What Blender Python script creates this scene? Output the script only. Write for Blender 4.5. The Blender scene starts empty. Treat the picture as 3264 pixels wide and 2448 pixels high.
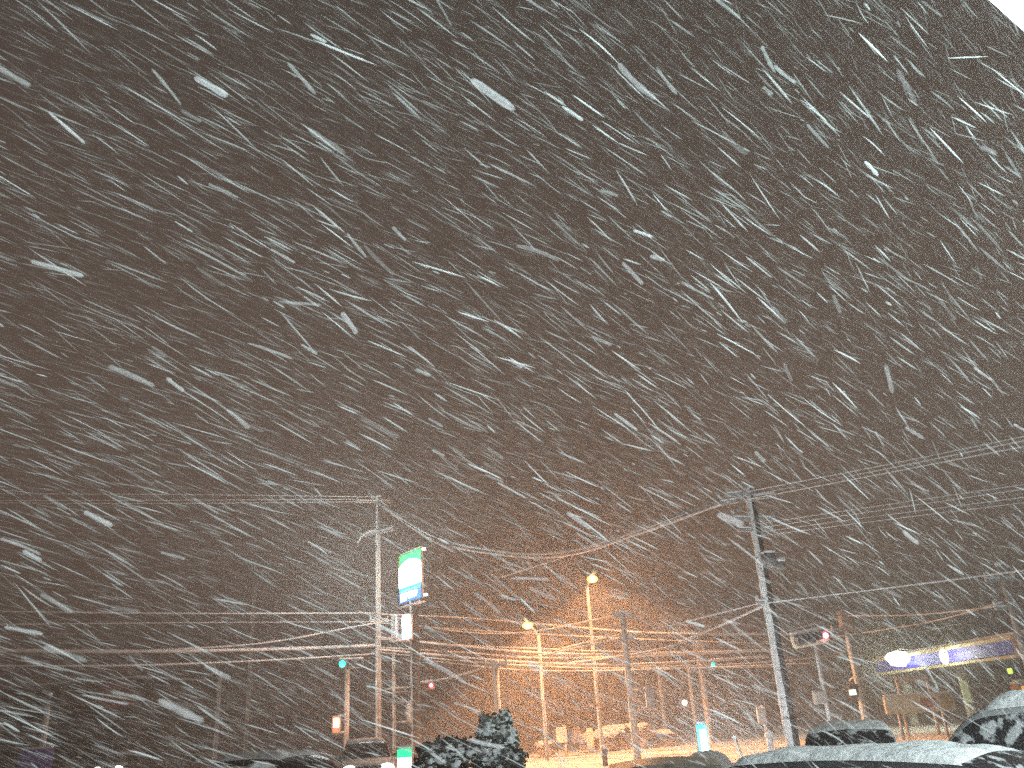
import bpy, math, random
import numpy as np
from mathutils import Vector, noise
random.seed(7); rng = np.random.default_rng(11)
R = math.radians
sc = bpy.context.scene
C = sc.collection

# ------------------------------------------------------------------ camera
FPX, CX, CY = 2637.0, 1632.0, 1224.0
PITCH, ROLL = math.atan(1076 / FPX), math.atan(427 / 6463)
EYE = Vector((0, 0, 1.7))
FW = Vector((0, math.cos(PITCH), math.sin(PITCH)))
_r0 = Vector((1, 0, 0)); _u0 = _r0.cross(FW)
RT = _r0 * math.cos(ROLL) - _u0 * math.sin(ROLL)
UP = _u0 * math.cos(ROLL) + _r0 * math.sin(ROLL)
cd = bpy.data.cameras.new('camera'); cam = bpy.data.objects.new('camera', cd); C.objects.link(cam)
cd.sensor_fit = 'HORIZONTAL'; cd.sensor_width = 36; cd.lens = 36 * FPX / 3264
cd.clip_start = 0.05; cd.clip_end = 3000
from mathutils import Matrix
cam.matrix_world = Matrix(((RT.x, UP.x, -FW.x, EYE.x), (RT.y, UP.y, -FW.y, EYE.y), (RT.z, UP.z, -FW.z, EYE.z), (0, 0, 0, 1)))
sc.camera = cam
sc.view_settings.view_transform = 'Standard'; sc.view_settings.look = 'None'
sc.view_settings.exposure = 0.08; sc.view_settings.gamma = 1.0
sc.cycles.use_denoising = False          # the photograph is grainy too
sc.cycles.use_light_tree = False; sc.cycles.max_bounces = 5; sc.cycles.transparent_max_bounces = 24; sc.cycles.diffuse_bounces = 2
sc.cycles.transmission_bounces = 2; sc.cycles.glossy_bounces = 2; sc.cycles.volume_bounces = 0
sc.cycles.sample_clamp_indirect = 1.2; sc.cycles.sample_clamp_direct = 8.0

# ------------------------------------------------------------------ night sky: low cloud lit from the town below
w = bpy.data.worlds.new('World'); sc.world = w; w.use_nodes = True
nt = w.node_tree; bg = nt.nodes['Background']
tc = nt.nodes.new('ShaderNodeTexCoord'); sp = nt.nodes.new('ShaderNodeSeparateXYZ')
cr = nt.nodes.new('ShaderNodeValToRGB')
cr.color_ramp.elements[0].position = 0.0; cr.color_ramp.elements[0].color = (0.130, 0.082, 0.058, 1)
cr.color_ramp.elements[1].position = 0.75; cr.color_ramp.elements[1].color = (0.055, 0.042, 0.035, 1)
nt.links.new(tc.outputs['Generated'], sp.inputs[0]); nt.links.new(sp.outputs['Z'], cr.inputs['Fac'])
nt.links.new(cr.outputs['Color'], bg.inputs['Color']); bg.inputs['Strength'].default_value = 1.05; w.cycles.sampling_method = 'NONE'

# ------------------------------------------------------------------ helpers
def ray(px, py):
    d = FW + RT * ((px - CX) / FPX) - UP * ((py - CY) / FPX)
    return d.normalized()
def at(px, py, dist):
    """point seen at photo pixel (px,py) standing `dist` metres away over the ground"""
    d = ray(px, py); return EYE + d * (dist / math.hypot(d.x, d.y))

MATS = {}
def mat(name, col=None, rough=0.8, metal=0.0, emit=None, es=0.0, col2=None, scale=6.0, bump=0.0, spec=0.3, thr=None):
    if name in MATS: return MATS[name]
    m = bpy.data.materials.new(name); m.use_nodes = True; t = m.node_tree; b = t.nodes['Principled BSDF']
    b.inputs['Base Color'].default_value = (*col, 1); b.inputs['Roughness'].default_value = rough
    b.inputs['Metallic'].default_value = metal; b.inputs['Specular IOR Level'].default_value = spec
    if emit and es > 0 and name not in ('fascia_0', 'fascia_1', 'lit_window', 'sign_white', ): m.cycles.emission_sampling = 'NONE'   # tiny lenses: their lamps do the lighting
    if emit: b.inputs['Emission Color'].default_value = (*emit, 1); b.inputs['Emission Strength'].default_value = es
    c = t.nodes.new('ShaderNodeTexCoord'); n = t.nodes.new('ShaderNodeTexNoise')
    n.inputs['Scale'].default_value = scale; n.inputs['Detail'].default_value = 5
    t.links.new(c.outputs['Object'], n.inputs['Vector'])
    if col2:
        r = t.nodes.new('ShaderNodeValToRGB')
        a, bb = (0.35, 0.65) if thr is None else (thr - 0.035, thr + 0.035)
        r.color_ramp.elements[0].position = a; r.color_ramp.elements[0].color = (*col, 1)
        r.color_ramp.elements[1].position = bb; r.color_ramp.elements[1].color = (*col2, 1)
        t.links.new(n.outputs['Fac'], r.inputs['Fac']); t.links.new(r.outputs['Color'], b.inputs['Base Color'])
    if bump:
        k = t.nodes.new('ShaderNodeBump'); k.inputs['Strength'].default_value = bump; k.inputs['Distance'].default_value = 0.05
        t.links.new(n.outputs['Fac'], k.inputs['Height']); t.links.new(k.outputs['Normal'], b.inputs['Normal'])
    MATS[name] = m; return m

SNOW = mat('snow', (0.80, 0.81, 0.83), 0.9, col2=(0.66, 0.67, 0.70), scale=9, bump=0.7)
CRUST = mat('wind_packed_snow', (0.74, 0.76, 0.76), 0.9, col2=(0.16, 0.16, 0.16), scale=7, bump=0.8, thr=0.60)
ROADSNOW = mat('trodden_snow', (0.82, 0.82, 0.82), 0.85, col2=(0.68, 0.67, 0.66), scale=0.9, bump=0.5)
CONC = mat('weathered_concrete', (0.34, 0.33, 0.31), 0.85, col2=(0.55, 0.55, 0.54), scale=5, bump=0.3)
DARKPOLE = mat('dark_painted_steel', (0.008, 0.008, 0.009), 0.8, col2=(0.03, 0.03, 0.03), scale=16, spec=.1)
GALV = mat('galvanised_steel', (0.36, 0.37, 0.38), 0.5, 0.3, col2=(0.5, 0.5, 0.5), scale=10)
BLACK = mat('black_plastic', (0.03, 0.03, 0.035), 0.5, col2=(0.07, 0.07, 0.07), scale=12)
RUBBER = mat('tyre_rubber', (0.02, 0.02, 0.02), 0.85, col2=(0.05, 0.05, 0.05), scale=20)
GLASS = mat('snow_flecked_glass', (0.018, 0.018, 0.022), 0.25, col2=(0.50, 0.52, 0.54), scale=8, bump=0.4, thr=0.57)
GLASS2 = mat('dark_car_glass', (0.015, 0.015, 0.02), 0.2, col2=(0.35, 0.36, 0.38), scale=5, bump=0.3, thr=0.62)

def tag(o, label=None, cat=None, group=None, kind=None):
    for k, v in (('label', label), ('category', cat), ('group', group), ('kind', kind)):
        if v: o[k] = v
    return o

class MB:
    def __init__(s): s.v = []; s.f = []
    def add(s, vs, fs):
        n = len(s.v); s.v += [tuple(v) for v in vs]; s.f += [tuple(i + n for i in f) for f in fs]; return s
    def box(s, c, size, ax=None, bev=0.0):
        """box centred at c; ax = optional (x axis, y axis, z axis)"""
        X, Y, Z = ax or (Vector((1, 0, 0)), Vector((0, 1, 0)), Vector((0, 0, 1)))
        c = Vector(c); hx, hy, hz = [q / 2 for q in size]
        if bev <= 0:
            vs = [c + X * (hx * i) + Y * (hy * j) + Z * (hz * k) for i in (-1, 1) for j in (-1, 1) for k in (-1, 1)]
            return s.add(vs, [(0, 1, 3, 2), (4, 6, 7, 5), (0, 4, 5, 1), (2, 3, 7, 6), (0, 2, 6, 4), (1, 5, 7, 3)])
        # chamfered: octagonal rings in XY at four heights
        def ring(z, k):
            a, b = hx - k, hy - k
            q = min(bev, a * .9, b * .9)
            return [c + X * x + Y * y + Z * z for x, y in ((a, -b + q), (a, b - q), (a - q, b), (-a + q, b), (-a, b - q), (-a, -b + q), (-a + q, -b), (a - q, -b))]
        rs = [ring(-hz, bev * .7), ring(-hz + bev, 0), ring(hz - bev, 0), ring(hz, bev * .7)]
        vs = [p for r in rs for p in r]
        fs = [tuple(range(7, -1, -1)), tuple(range(24, 32))]
        for r in range(3):
            for i in range(8):
                fs.append((r * 8 + i, r * 8 + (i + 1) % 8, (r + 1) * 8 + (i + 1) % 8, (r + 1) * 8 + i))
        return s.add(vs, fs)
    def tube(s, pts, rad, n=8, cap=True, jit=0.0):
        pts = [Vector(p) for p in pts]; m = len(pts)
        rads = rad if isinstance(rad, (list, tuple)) else [rad] * m
        vs = []; prev = None
        for i, p in enumerate(pts):
            t = (pts[min(i + 1, m - 1)] - pts[max(i - 1, 0)]).normalized()
            if prev is None:
                a = t.orthogonal().normalized()
            else:
                a = (prev - t * prev.dot(t)).normalized()
            prev = a; b = t.cross(a)
            for k in range(n):
                an = 2 * math.pi * k / n
                r = rads[i] * (1 + jit * random.uniform(-1, 1))
                vs.append(p + (a * math.cos(an) + b * math.sin(an)) * r)
        fs = [(i * n + k, i * n + (k + 1) % n, (i + 1) * n + (k + 1) % n, (i + 1) * n + k) for i in range(m - 1) for k in range(n)]
        if cap: fs += [tuple(range(n - 1, -1, -1)), tuple(range((m - 1) * n, m * n))]
        return s.add(vs, fs)
    def blob(s, c, r, seed=0, amp=0.25, seg=14, rng_=8, freq=1.6):
        c = Vector(c); rx, ry, rz = r; vs = [];
        for i in range(rng_ + 1):
            th = math.pi * i / rng_
            for k in range(seg):
                ph = 2 * math.pi * k / seg
                d = Vector((math.sin(th) * math.cos(ph), math.sin(th) * math.sin(ph), math.cos(th)))
                q = 1 + amp * noise.noise(d * freq + Vector((seed * 3.7, seed * 1.3, seed)))+ amp * .5 * noise.noise(d * freq * 2.7 + Vector((seed, 0, 5)))
                vs.append(c + Vector((d.x * rx, d.y * ry, d.z * rz)) * q)
        fs = [(i * seg + k, (i + 1) * seg + k, (i + 1) * seg + (k + 1) % seg, i * seg + (k + 1) % seg) for i in range(rng_) for k in range(seg)]
        return s.add(vs, fs)
    def quad(s, a, b, c, d): return s.add([a, b, c, d], [(0, 1, 2, 3)])
    def build(s, name, m, parent=None, smooth=False):
        me = bpy.data.meshes.new(name); 
        org = Vector((0, 0, 0))
        if parent is not None: org = parent.matrix_world.translation if parent.parent is None else parent.matrix_world.translation
        me.from_pydata([tuple(Vector(v) - org) for v in s.v], [], s.f)
        me.materials.append(m)
        if smooth: me.polygons.foreach_set('use_smooth', [True] * len(me.polygons))
        me.validate(); o = bpy.data.objects.new(name, me); C.objects.link(o)
        if parent is not None: o.parent = parent
        return o

def empty(name, loc, label, cat, group=None):
    o = bpy.data.objects.new(name, None); C.objects.link(o); o.location = loc
    o.matrix_world = Matrix.Translation(loc); o.empty_display_size = 0.3
    return tag(o, label, cat, group)
def sub(mb, name, m, parent_part, smooth=False):
    """a sub-part: its parent is a mesh part that sits at its thing's origin"""
    org = parent_part.parent.matrix_world.translation
    me = bpy.data.meshes.new(name); me.from_pydata([tuple(Vector(v) - org) for v in mb.v], [], mb.f)
    me.materials.append(m); me.validate()
    if smooth: me.polygons.foreach_set('use_smooth', [True] * len(me.polygons))
    o = bpy.data.objects.new(name, me); C.objects.link(o); o.parent = parent_part; return o
def lamp(name, loc, col, power, parent, size=0.1, typ='POINT', aim=None, angle=1.2, blend=0.5):
    l = bpy.data.lights.new(name, typ); l.color = col; l.energy = power
    l.shadow_soft_size = size
    if typ == 'SPOT': l.spot_size = angle; l.spot_blend = blend
    o = bpy.data.objects.new(name, l); C.objects.link(o)
    org = parent.matrix_world.translation if parent else Vector()
    o.parent = parent; o.location = Vector(loc) - org
    if aim is not None: o.rotation_euler = (Vector(aim) - Vector(loc)).to_track_quat('-Z', 'Y').to_euler()
    return o

WIND = Vector((0.712, 0.652, 0)).normalized()        # the wind blows away from the camera to the right

# ------------------------------------------------------------------ ground and road
def ground():
    n = 60; mb = MB(); S = 600.0
    xs = [(-1 + 2 * i / n) for i in range(n + 1)]; g = [math.copysign(abs(x) ** 2.2, x) * S / 2 for x in xs]
    vs = [(x, y + 40, 0.03 * noise.noise(Vector((x * .3, y * .3, 0))) - 0.05) for y in g for x in g]
    mb.add(vs, [(j * (n + 1) + i, j * (n + 1) + i + 1, (j + 1) * (n + 1) + i + 1, (j + 1) * (n + 1) + i) for j in range(n) for i in range(n)])
    tag(mb.build('snow_ground', SNOW, smooth=True), kind='structure')
ground()
# the road crosses in front of the forecourt, about thirty to forty four metres off
rd = MB(); nn = 60
vs = []
for i in range(nn + 1):
    x = -150 + 300 * i / nn
    for y, z in ((30.5 - .04 * x, 0.0), (34 - .04 * x, 0.05), (38 - .04 * x, 0.06), (43.5 - .04 * x, 0.0)):
        vs.append((x, y, z + 0.02 + .01 * noise.noise(Vector((x * .5, y, 0)))))
rd.add(vs, [(i * 4 + k, (i + 1) * 4 + k, (i + 1) * 4 + k + 1, i * 4 + k + 1) for i in range(nn) for k in range(3)])
tag(rd.build('snowy_road', ROADSNOW, smooth=True), kind='structure')

# ------------------------------------------------------------------ the lit shop whose porch the photographer stands under
A = Vector((0.796, 0.605, 0)); N = Vector((-0.605, 0.796, 0)); Z = Vector((0, 0, 1))
E0 = Vector((1.17, 1.487, 0)) + Vector((-0.605, 0.796, 0)) * .05                 # a point under the porch edge
def shop():
    o = empty('shop_building', E0 - N * 2.6, 'lit shop behind the viewer, its glowing white porch edge crossing the top right corner', 'shop')
    def loc(a, n_, z): return E0 + A * a + N * n_ + Z * z
    ax = (A, N, Z)
    MB().box(loc(9, -7.6, 1.8), (22, 9.4, 3.6), ax).build('wall', mat('shop_render', (.6, .6, .58), .8, col2=(.5, .5, .5), scale=2), o)
    MB().box(loc(9, -1.3, 3.42), (22, 2.56, 0.30), ax, .04).build('porch_roof', mat('porch_white', (.75, .75, .75), .6, col2=(.7, .7, .7)), o)
    for k in range(6):
        MB().box(loc(-.15 + k * 3.67, -1.27, 3.24), (3.6, 2.44, 0.05), ax).build('porch_light_panel', mat('porch_light', (.9, .9, .9), .5, emit=(0.97, 0.99, 1.0), es=3.0, col2=(.8, .8, .8)), o)
    for i, (z, h, col) in enumerate(((3.98, .5, (0.75, 1.0, 0.9)), (3.60, .2, (0.6, .85, 1.0)))):
        MB().box(loc(9, -0.03, z), (22, .14, h), ax).build('fascia_light_box', mat('fascia_%d' % i, (.8, .9, .8), .5, emit=col, es=SHOP, col2=(.7, .8, .7)), o)
    MB().box(loc(9, -1.2, 3.67), (22, 2.1, .10), ax).build('roof_snow', SNOW, o)
    for k in range(6):
        w_ = MB().box(loc(-.1 + k * 3.64, -2.86, 1.55), (3.16, .05, 2.3), ax).build('window', mat('lit_window', (.8, .8, .8), .4, emit=(0.93, 1.0, 0.98), es=SHOPW, col2=(.7, .7, .7)), o)
        sub(MB().box(loc(-.1 + k * 3.64 - 1.74, -2.84, 1.5), (.14, .12, 2.7), ax), 'mullion', GALV, w_)
    MB().box(loc(9, -2.84, .2), (22, .1, .36), ax).build('plinth', CONC, o)
    for a in (7, 13, 19):
        MB().tube([loc(a, -.45, 0), loc(a, -.45, 3.2)], .07, 12).build('porch_post', GALV, o, True)
SHOP = 12.0; SHOPW = 4.5
shop()

# ------------------------------------------------------------------ pole pieces
def crust(mb, base, top, r0, r1, cover=1.0, thick=0.045, seed=0):
    """snow plastered on the windward half of a pole, lumpy outer face"""
    base = Vector(base); top = Vector(top); L = (top - base).length; n = max(14, int(L * 5)); K = 7
    wx = Vector((-.96, -.28, 0)); wy = Z.cross(wx); vs = []
    for i in range(n + 1):
        t = i / n; p = base.lerp(top, t); r = r0 + (r1 - r0) * t
        for k in range(K):
            q = -1 + 2 * k / (K - 1)
            cv = cover * (1 + .25 * noise.noise(Vector((seed, t * L * 1.3, q))))
            a = q * cv
            th = thick * (1 - q * q) * (1.0 + .9 * noise.noise(Vector((seed + 9, t * L * 2.4, q * 2)))) + .004
            vs.append(p + (wx * math.cos(a) + wy * math.sin(a)) * (r + th))
    mb.add(vs, [(i * K + k, i * K + k + 1, (i + 1) * K + k + 1, (i + 1) * K + k) for i in range(n) for k in range(K - 1)])
    return mb

def crossarm(o, c, half, dirv, sz=0.1, ins=3, snow=True):
    d = Vector(dirv).normalized(); side = Z.cross(d)
    a = MB().box(c, (half * 2, sz, sz), (d, side, Z), .01).build('crossarm', GALV, o)
    for i in range(ins):
        q = Vector(c) + d * half * (-.9 + 1.8 * i / max(1, ins - 1))
        sub(MB().tube([q + Z * sz * .5, q + Z * (sz * .5 + .05), q + Z * (sz * .5 + .1), q + Z * (sz * .5 + .16), q + Z * (sz * .5 + .24)], [.03, .06, .045, .07, .03], 8), 'insulator', mat('porcelain', (.6, .6, .58), .4, col2=(.5, .5, .5)), a, True)
    if snow:
        sub(MB().box(Vector(c) + Z * (sz * .5 + .045), (half * 1.9, sz * 1.3, .08), (d, side, Z), .03), 'snow_cap', SNOW, a)

def pole(name, label, cat, top_px, dist, r0, r1, m=CONC, group=None, cr=True, thick=.05):
    t = at(top_px[0], top_px[1], dist); b = Vector((t.x, t.y, -.05))
    o = empty(name, b, label, cat, group)
    MB().tube([b, b.lerp(t, .5), t], [r0, (r0 + r1) / 2, r1], 14).build('shaft', m, o, True)
    if cr:
        s = crust(MB(), b, t, r0, r1, seed=dist + top_px[0], thick=thick)
        s.build('snow_crust', CRUST, o, True)
    MB().blob(t + Z * .03, (r1 * 1.3, r1 * 1.3, r1 * .9), 2).build('snow_cap', SNOW, o, True)
    return o, b, t

POLEGRP = 'utility poles carrying the snow-laden wires'
RIGHTV = Vector((1, -.1, 0))
# A: tall pole left of the green and white sign
oA, bA, tA = pole('utility_pole', 'tall pale utility pole just left of the tall glowing green and white sign', 'utility pole', (1207, 1582), 46, .15, .11, group=POLEGRP)
crossarm(oA, at(1190, 1600, 46), 1.0, (1, .3, 0), .12, 3)
crossarm(oA, at(1195, 1700, 46), 1.3, (.9, -.5, 0), .14, 3)
crossarm(oA, at(1208, 1980, 46), .5, (1, .2, 0), .1, 2)
MB().tube([at(1140, 1730, 46), at(1150, 1712, 46), at(1175, 1692, 46), at(1205, 1688, 46)], .07, 8).build('lamp_arm', GALV, oA, True)
# B
oB, bB, tB = pole('utility_pole', 'thin far utility pole with a snowy double crossarm, second pole from the left', 'utility pole', (817, 1790), 62, .14, .11, group=POLEGRP)
for y, h in ((1800, 1.3), (1830, 1.5)): crossarm(oB, at(817, y, 62), h, (1, -.25, 0), .14, 3)
# C street pole far left
oC, bC, tC = pole('street_pole', 'thin faint pole with a short top arm, left of the far double-crossarm pole', 'street pole', (704, 2145), 56, .13, .09)
MB().tube([at(704, 2150, 56), at(680, 2146, 56), at(660, 2152, 56)], .05, 8).build('arm', GALV, oC, True)
MB().box(at(655, 2154, 56), (.5, .25, .12), None, .04).build('lamp_head', GALV, oC)
# D, F faint far poles
pole('street_pole', 'very faint thin pole in the snow haze, between the double-crossarm pole and the signal post', 'street pole', (882, 2235), 88, .14, .1)
pole('street_pole', 'faint slim pole between the left signal post and the tall pole beside the sign', 'street pole', (1178, 2115), 78, .15, .11)
oW, bW, tW = pole('street_pole', 'dim snow-caked pole standing in front of the low shop at the far left', 'street pole', (160, 2215), 48, .13, .09)
MB().blob(at(133, 2225, 48), (.35, .3, .3), 4).build('mirror_head', BLACK, oW, True)
MB().blob(at(186, 2232, 48), (.38, .3, .36), 6).build('mirror_head', BLACK, oW, True)
# G with signal arm
oG, bG, tG = pole('signal_pole', 'slim pole just left of the sign pole carrying the arm of the red signal', 'signal pole', (1256, 2075), 47, .08, .07)
MB().tube([at(1222, 2198, 47), at(1256, 2193, 47), at(1310, 2190, 46.5), at(1352, 2186, 46)], .05, 8).build('signal_arm', mat('snowy_arm', (.6, .58, .55), .8, col2=(.7, .7, .7)), oG, True)
MB().tube([at(1222, 2210, 47), at(1256, 2207, 47), at(1300, 2203, 47)], .035, 8).build('signal_arm', MATS['snowy_arm'], oG, True)
MB().tube([at(1258, 2238, 47), at(1310, 2236, 47)], .045, 8).build('bracket', MATS['snowy_arm'], oG, True)
MB().tube([at(1260, 2302, 47), at(1308, 2299, 47)], .045, 8).build('bracket', MATS['snowy_arm'], oG, True)
MB().blob(at(1308, 2268, 47), (.28, .25, .58), 5, .12).build('snow_caked_lamp_box', SNOW, oG, True)
# J short concrete pole
oJ, bJ, tJ = pole('utility_pole', 'short thick yellow-lit pole rising behind the tall snow-covered shrub', 'utility pole', (1580, 2112), 37, .13, .11, group=POLEGRP)
crossarm(oJ, tJ - Z * .1, .5, (1, 0, 0), .08, 2)
# M
oM, bM, tM = pole('utility_pole', 'grey pole right of the two orange street lamps, with a bracketed signal box low down', 'utility pole', (1984, 1950), 35, .115, .09, group=POLEGRP)
crossarm(oM, tM - Z * .15, .42, (1, .1, 0), .08, 2)
crossarm(oM, at(1999, 2040, 35), .3, (1, .1, 0), .08, 2)
for y in (2198, 2258): MB().tube([at(2012, y + 4, 35), at(2062, y, 35)], .045, 8).build('bracket', MATS['snowy_arm'], oM, True)
bx = MB().box(at(2072, 2229, 35), (.32, .3, .80), None, .04).build('signal_box', mat('grey_box', (.42, .44, .48), .6, col2=(.6, .6, .62), scale=8), oM)
sub(MB().box(at(2072, 2229, 35) + Z * .43, (.36, .34, .08), None, .03), 'snow_cap', SNOW, bx)
# N
pole('street_pole', 'slim leaning orange-tinted pole right of the pole with the signal box', 'street pole', (2092, 2075), 56, .095, .08)
# O pedestrian signal pole
oO, bO, tO = pole('signal_pole', 'slim orange-tinted pole with a small white-hot light near the roadside', 'signal pole', (2192, 2110), 54, .10, .08)
MB().tube([at(2200, 2242, 54), at(2184, 2226, 54)], .04, 8).build('bracket', MATS['snowy_arm'], oO)
h = MB().box(at(2182, 2248, 53.8), (.42, .3, .85), None, .05).build('pedestrian_signal', BLACK, oO)
sub(MB().blob(at(2182, 2240, 53.5), (.15, .08, .15), 1, 0), 'lit_lens', mat('hot_amber', (1, .6, .3), .4, emit=(1, .50, .30), es=14), h, True)
# E left signal post
def signal_head(o, c, dirv, lit, col, es, n=3, L=1.25, H=.42, yellow_lit=False):
    d = Vector(dirv).normalized(); side = d.cross(Z).normalized(); up = side.cross(d)
    if side.dot(EYE - c) < 0: side = -side
    hh = MB().box(c, (L, .2, H), (d, side, up), .06).build('signal_housing', mat('signal_housing_' + ('yellow' if yellow_lit else 'dark'), (.62, .5, .34) if yellow_lit else (.10, .11, .12), .6, col2=(.4, .4, .4), scale=5, thr=.62), o)  # yellow variant puts the yellowish light on the housing into its base colour
    for i in range(n):
        q = c + d * ((i - (n - 1) / 2) * L / n) + side * .11
        on = i == lit
        mm = mat('lens_%s' % str(col), (.5, .5, .5), .4, emit=col, es=es) if on else mat('unlit_lens', (.04, .04, .04), .3, col2=(.08, .08, .08))
        sub(MB().blob(q, (.155, .155, .155), 0, 0), 'lit_lens' if on else 'lens', mm, hh, True)
        if on and col[0] > .9: sub(MB().blob(q + side * .13, (.075, .05, .075), 0, 0), 'hot_centre', mat('red_core', (1, .8, .8), .4, emit=(1, .62, .68), es=30), hh, True)  # white-hot glare at the lens centre, built as a glowing bead
        hood = MB(); K = 9; vs = []
        for j, off in enumerate((0.0, .26)):
            for k in range(K):
                a = math.pi * (-.15 + 1.3 * k / (K - 1))
                vs.append(q + side * off + (d * math.cos(a) + up * math.sin(a)) * (.19 - .02 * j))
        hood.add(vs, [(k, k + 1, K + k + 1, K + k) for k in range(K - 1)])
        sub(hood, 'visor', BLACK, hh)
    sub(MB().box(c + up * (H / 2 + .04), (L * .96, .24, .08), (d, side, up), .03), 'snow_cap', SNOW, hh)
    return hh
oE, bE, tE = pole('signal_pole', 'orange-lit signal post left of centre with a green light on top', 'signal pole', (1109, 2105), 44, .115, .09, m=mat('warm_grey_pole', (.5, .47, .42), .7, col2=(.7, .68, .65), scale=8))
signal_head(oE, at(1118, 2116, 43.8), (1, .25, -.02), 0, (0.0, 0.95, 0.62), 7)
for y in (2282, 2335): MB().tube([at(1106, y - 3, 44), at(1085, y, 43.8), at(1068, y + 6, 43.6)], .05, 8).build('bracket', MATS['snowy_arm'], oE, True)
h = MB().box(at(1072, 2310, 43.6), (.42, .28, .80), None, .05).build('pedestrian_signal', mat('ped_box', (.34, .28, .24), .6, col2=(.45, .38, .32)), oE)
sub(MB().box(at(1072, 2304, 43.4), (.26, .05, .42), None, .02), 'lit_lens', mat('hot_red', (1, .5, .3), .4, emit=(1, .36, .20), es=11), h)
MB().tube([at(1122, 2372, 44), Vector((at(1140, 2440, 44).x, bE.y, 0))], .05, 8).build('stay', MATS['warm_grey_pole'], oE)
lamp('red_signal_light', at(1072, 2304, 43.1), (1, .3, .15), 40, oE, .1)
# red signal on the arm of G
oI = empty('traffic_signal', at(1368, 2192, 45.5), 'red traffic signal hung beside the dark sign pole, just right of it', 'traffic signal')
signal_head(oI, at(1352, 2189, 45.5), (1, .1, .1), 2, (1.0, 0.01, 0.04), 1.6, L=1.1)
# P pole with green signal
oP, bP, tP = pole('signal_pole', 'bluish dark post with a boxy top and small green light, right of the street lamps', 'signal pole', (2224, 2052), 52, .17, .13, m=mat('slate_pole', (.22, .24, .28), .7, col2=(.4, .4, .42)))
MB().box(tP - Z * .2, (.7, .5, .55), None, .08).build('control_box', mat('slate_pole', 0), oP)
MB().tube([at(2226, 2100, 52), at(2262, 2118, 51.8)], .05, 8).build('arm', GALV, oP)
signal_head(oP, at(2290, 2121, 51.5), (1, .1, 0), 0, (0.0, 0.9, 0.55), 7, L=1.15)
# R pole and red signal near the blue fascia
oR, bR, tR = pole('utility_pole', 'reddish faint pole with a boxy head, between the red signal and the blue fascia', 'utility pole', (2688, 1950), 42, .11, .09, m=mat('warm_grey_pole', 0), group=POLEGRP)
MB().box(tR - Z * .4, (.55, .4, .9), None, .06).build('transformer', mat('ped_box', 0), oR)
crossarm(oR, at(2700, 2010, 42), .8, (1, .2, 0), .1, 3)
for y in (2165, 2212): MB().tube([at(2742, y, 42), at(2716, y - 4, 42), at(2706, y + 6, 42)], .05, 8).build('bracket', MATS['snowy_arm'], oR, True)
b_ = MB().box(at(2718, 2200, 41.8), (.4, .3, .5), None, .04).build('lamp_box', BLACK, oR)
sub(MB().box(at(2718, 2207, 41.6), (.30, .05, .22), None, .02), 'lit_panel', mat('pale_lit', (.8, .9, .8), .5, emit=(.85, 1, .88), es=2.4), b_)
oS = empty('traffic_signal', Vector((at(2598, 2050, 28).x, at(2598, 2050, 28).y, -.05)), 'red traffic signal on its own slim post, left of the glaring blue fascia', 'traffic signal')
pS = at(2596, 2042, 28); MB().tube([Vector((pS.x, pS.y, -.05)), pS], [.075, .06], 10).build('shaft', MATS['warm_grey_pole'], oS, True)
signal_head(oS, at(2582, 2036, 27.8), (1, .15, .13), 2, (1.0, 0.005, 0.03), 1.6, L=1.2, yellow_lit=True)
lamp('red_signal_light', at(2627, 2034, 26.6), (1, .1, .12), 5, oS, .1)
b_ = MB().box(at(2612, 2222, 28), (.36, .25, .40), None, .04).build('control_box', mat('ped_box', 0), oS)
# T pole at right edge, near
oT, bT, tT = pole('utility_pole', 'faint brownish utility pole crossing in front of the blue fascia at the right edge', 'utility pole', (3183, 1800), 31, .10, .08, m=mat('brown_pole', (.30, .24, .20), .8, col2=(.42, .36, .3)), group=POLEGRP, cr=False)
crossarm(oT, at(3190, 1850, 31), .6, (1, .3, 0), .09, 3)
crossarm(oT, at(3205, 1940, 31), .4, (1, .3, 0), .09, 2)
# Q the big dark pole
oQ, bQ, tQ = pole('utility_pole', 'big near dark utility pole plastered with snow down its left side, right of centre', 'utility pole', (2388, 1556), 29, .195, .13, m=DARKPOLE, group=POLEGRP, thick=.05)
crossarm(oQ, at(2372, 1575, 29), .75, (1, .35, .1), .12, 3)
crossarm(oQ, at(2385, 1592, 29), .95, (.95, -.4, 0), .12, 3)
crossarm(oQ, at(2404, 1655, 29), .85, (1, .3, 0), .11, 4)
crossarm(oQ, at(2410, 1690, 29), .70, (1, .3, 0), .11, 3)
crossarm(oQ, at(2448, 1922, 29), .42, (1, .3, 0), .11, 2)
tr = MB().tube([at(2452, 1800, 28.8), at(2449, 1765, 28.8)], .25, 14).build('transformer', mat('transformer_grey', (.07, .07, .08), .6, col2=(.2, .2, .2)), oQ, True)
sub(MB().blob(at(2449, 1762, 28.8), (.27, .27, .10), 3), 'snow_cap', SNOW, tr, True)
tr2 = MB().tube([at(2484, 1815, 29), at(2482, 1788, 29)], .20, 12).build('transformer', MATS['transformer_grey'], oQ, True)
sub(MB().blob(at(2482, 1785, 29), (.24, .24, .12), 7), 'snow_cap', SNOW, tr2, True)
MB().tube([at(2425, 1800, 29), at(2500, 1808, 29)], .05, 8).build('bracket', GALV, oQ)
for k in range(7):
    q = bQ.lerp(tQ, .15 + .09 * k) + Vector((.22 * (-1) ** k, -.05, 0))
    MB().tube([q, q + Vector((.12 * (-1) ** k, 0, 0))], .012, 6).build('step_bolt', GALV, oQ)

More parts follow.
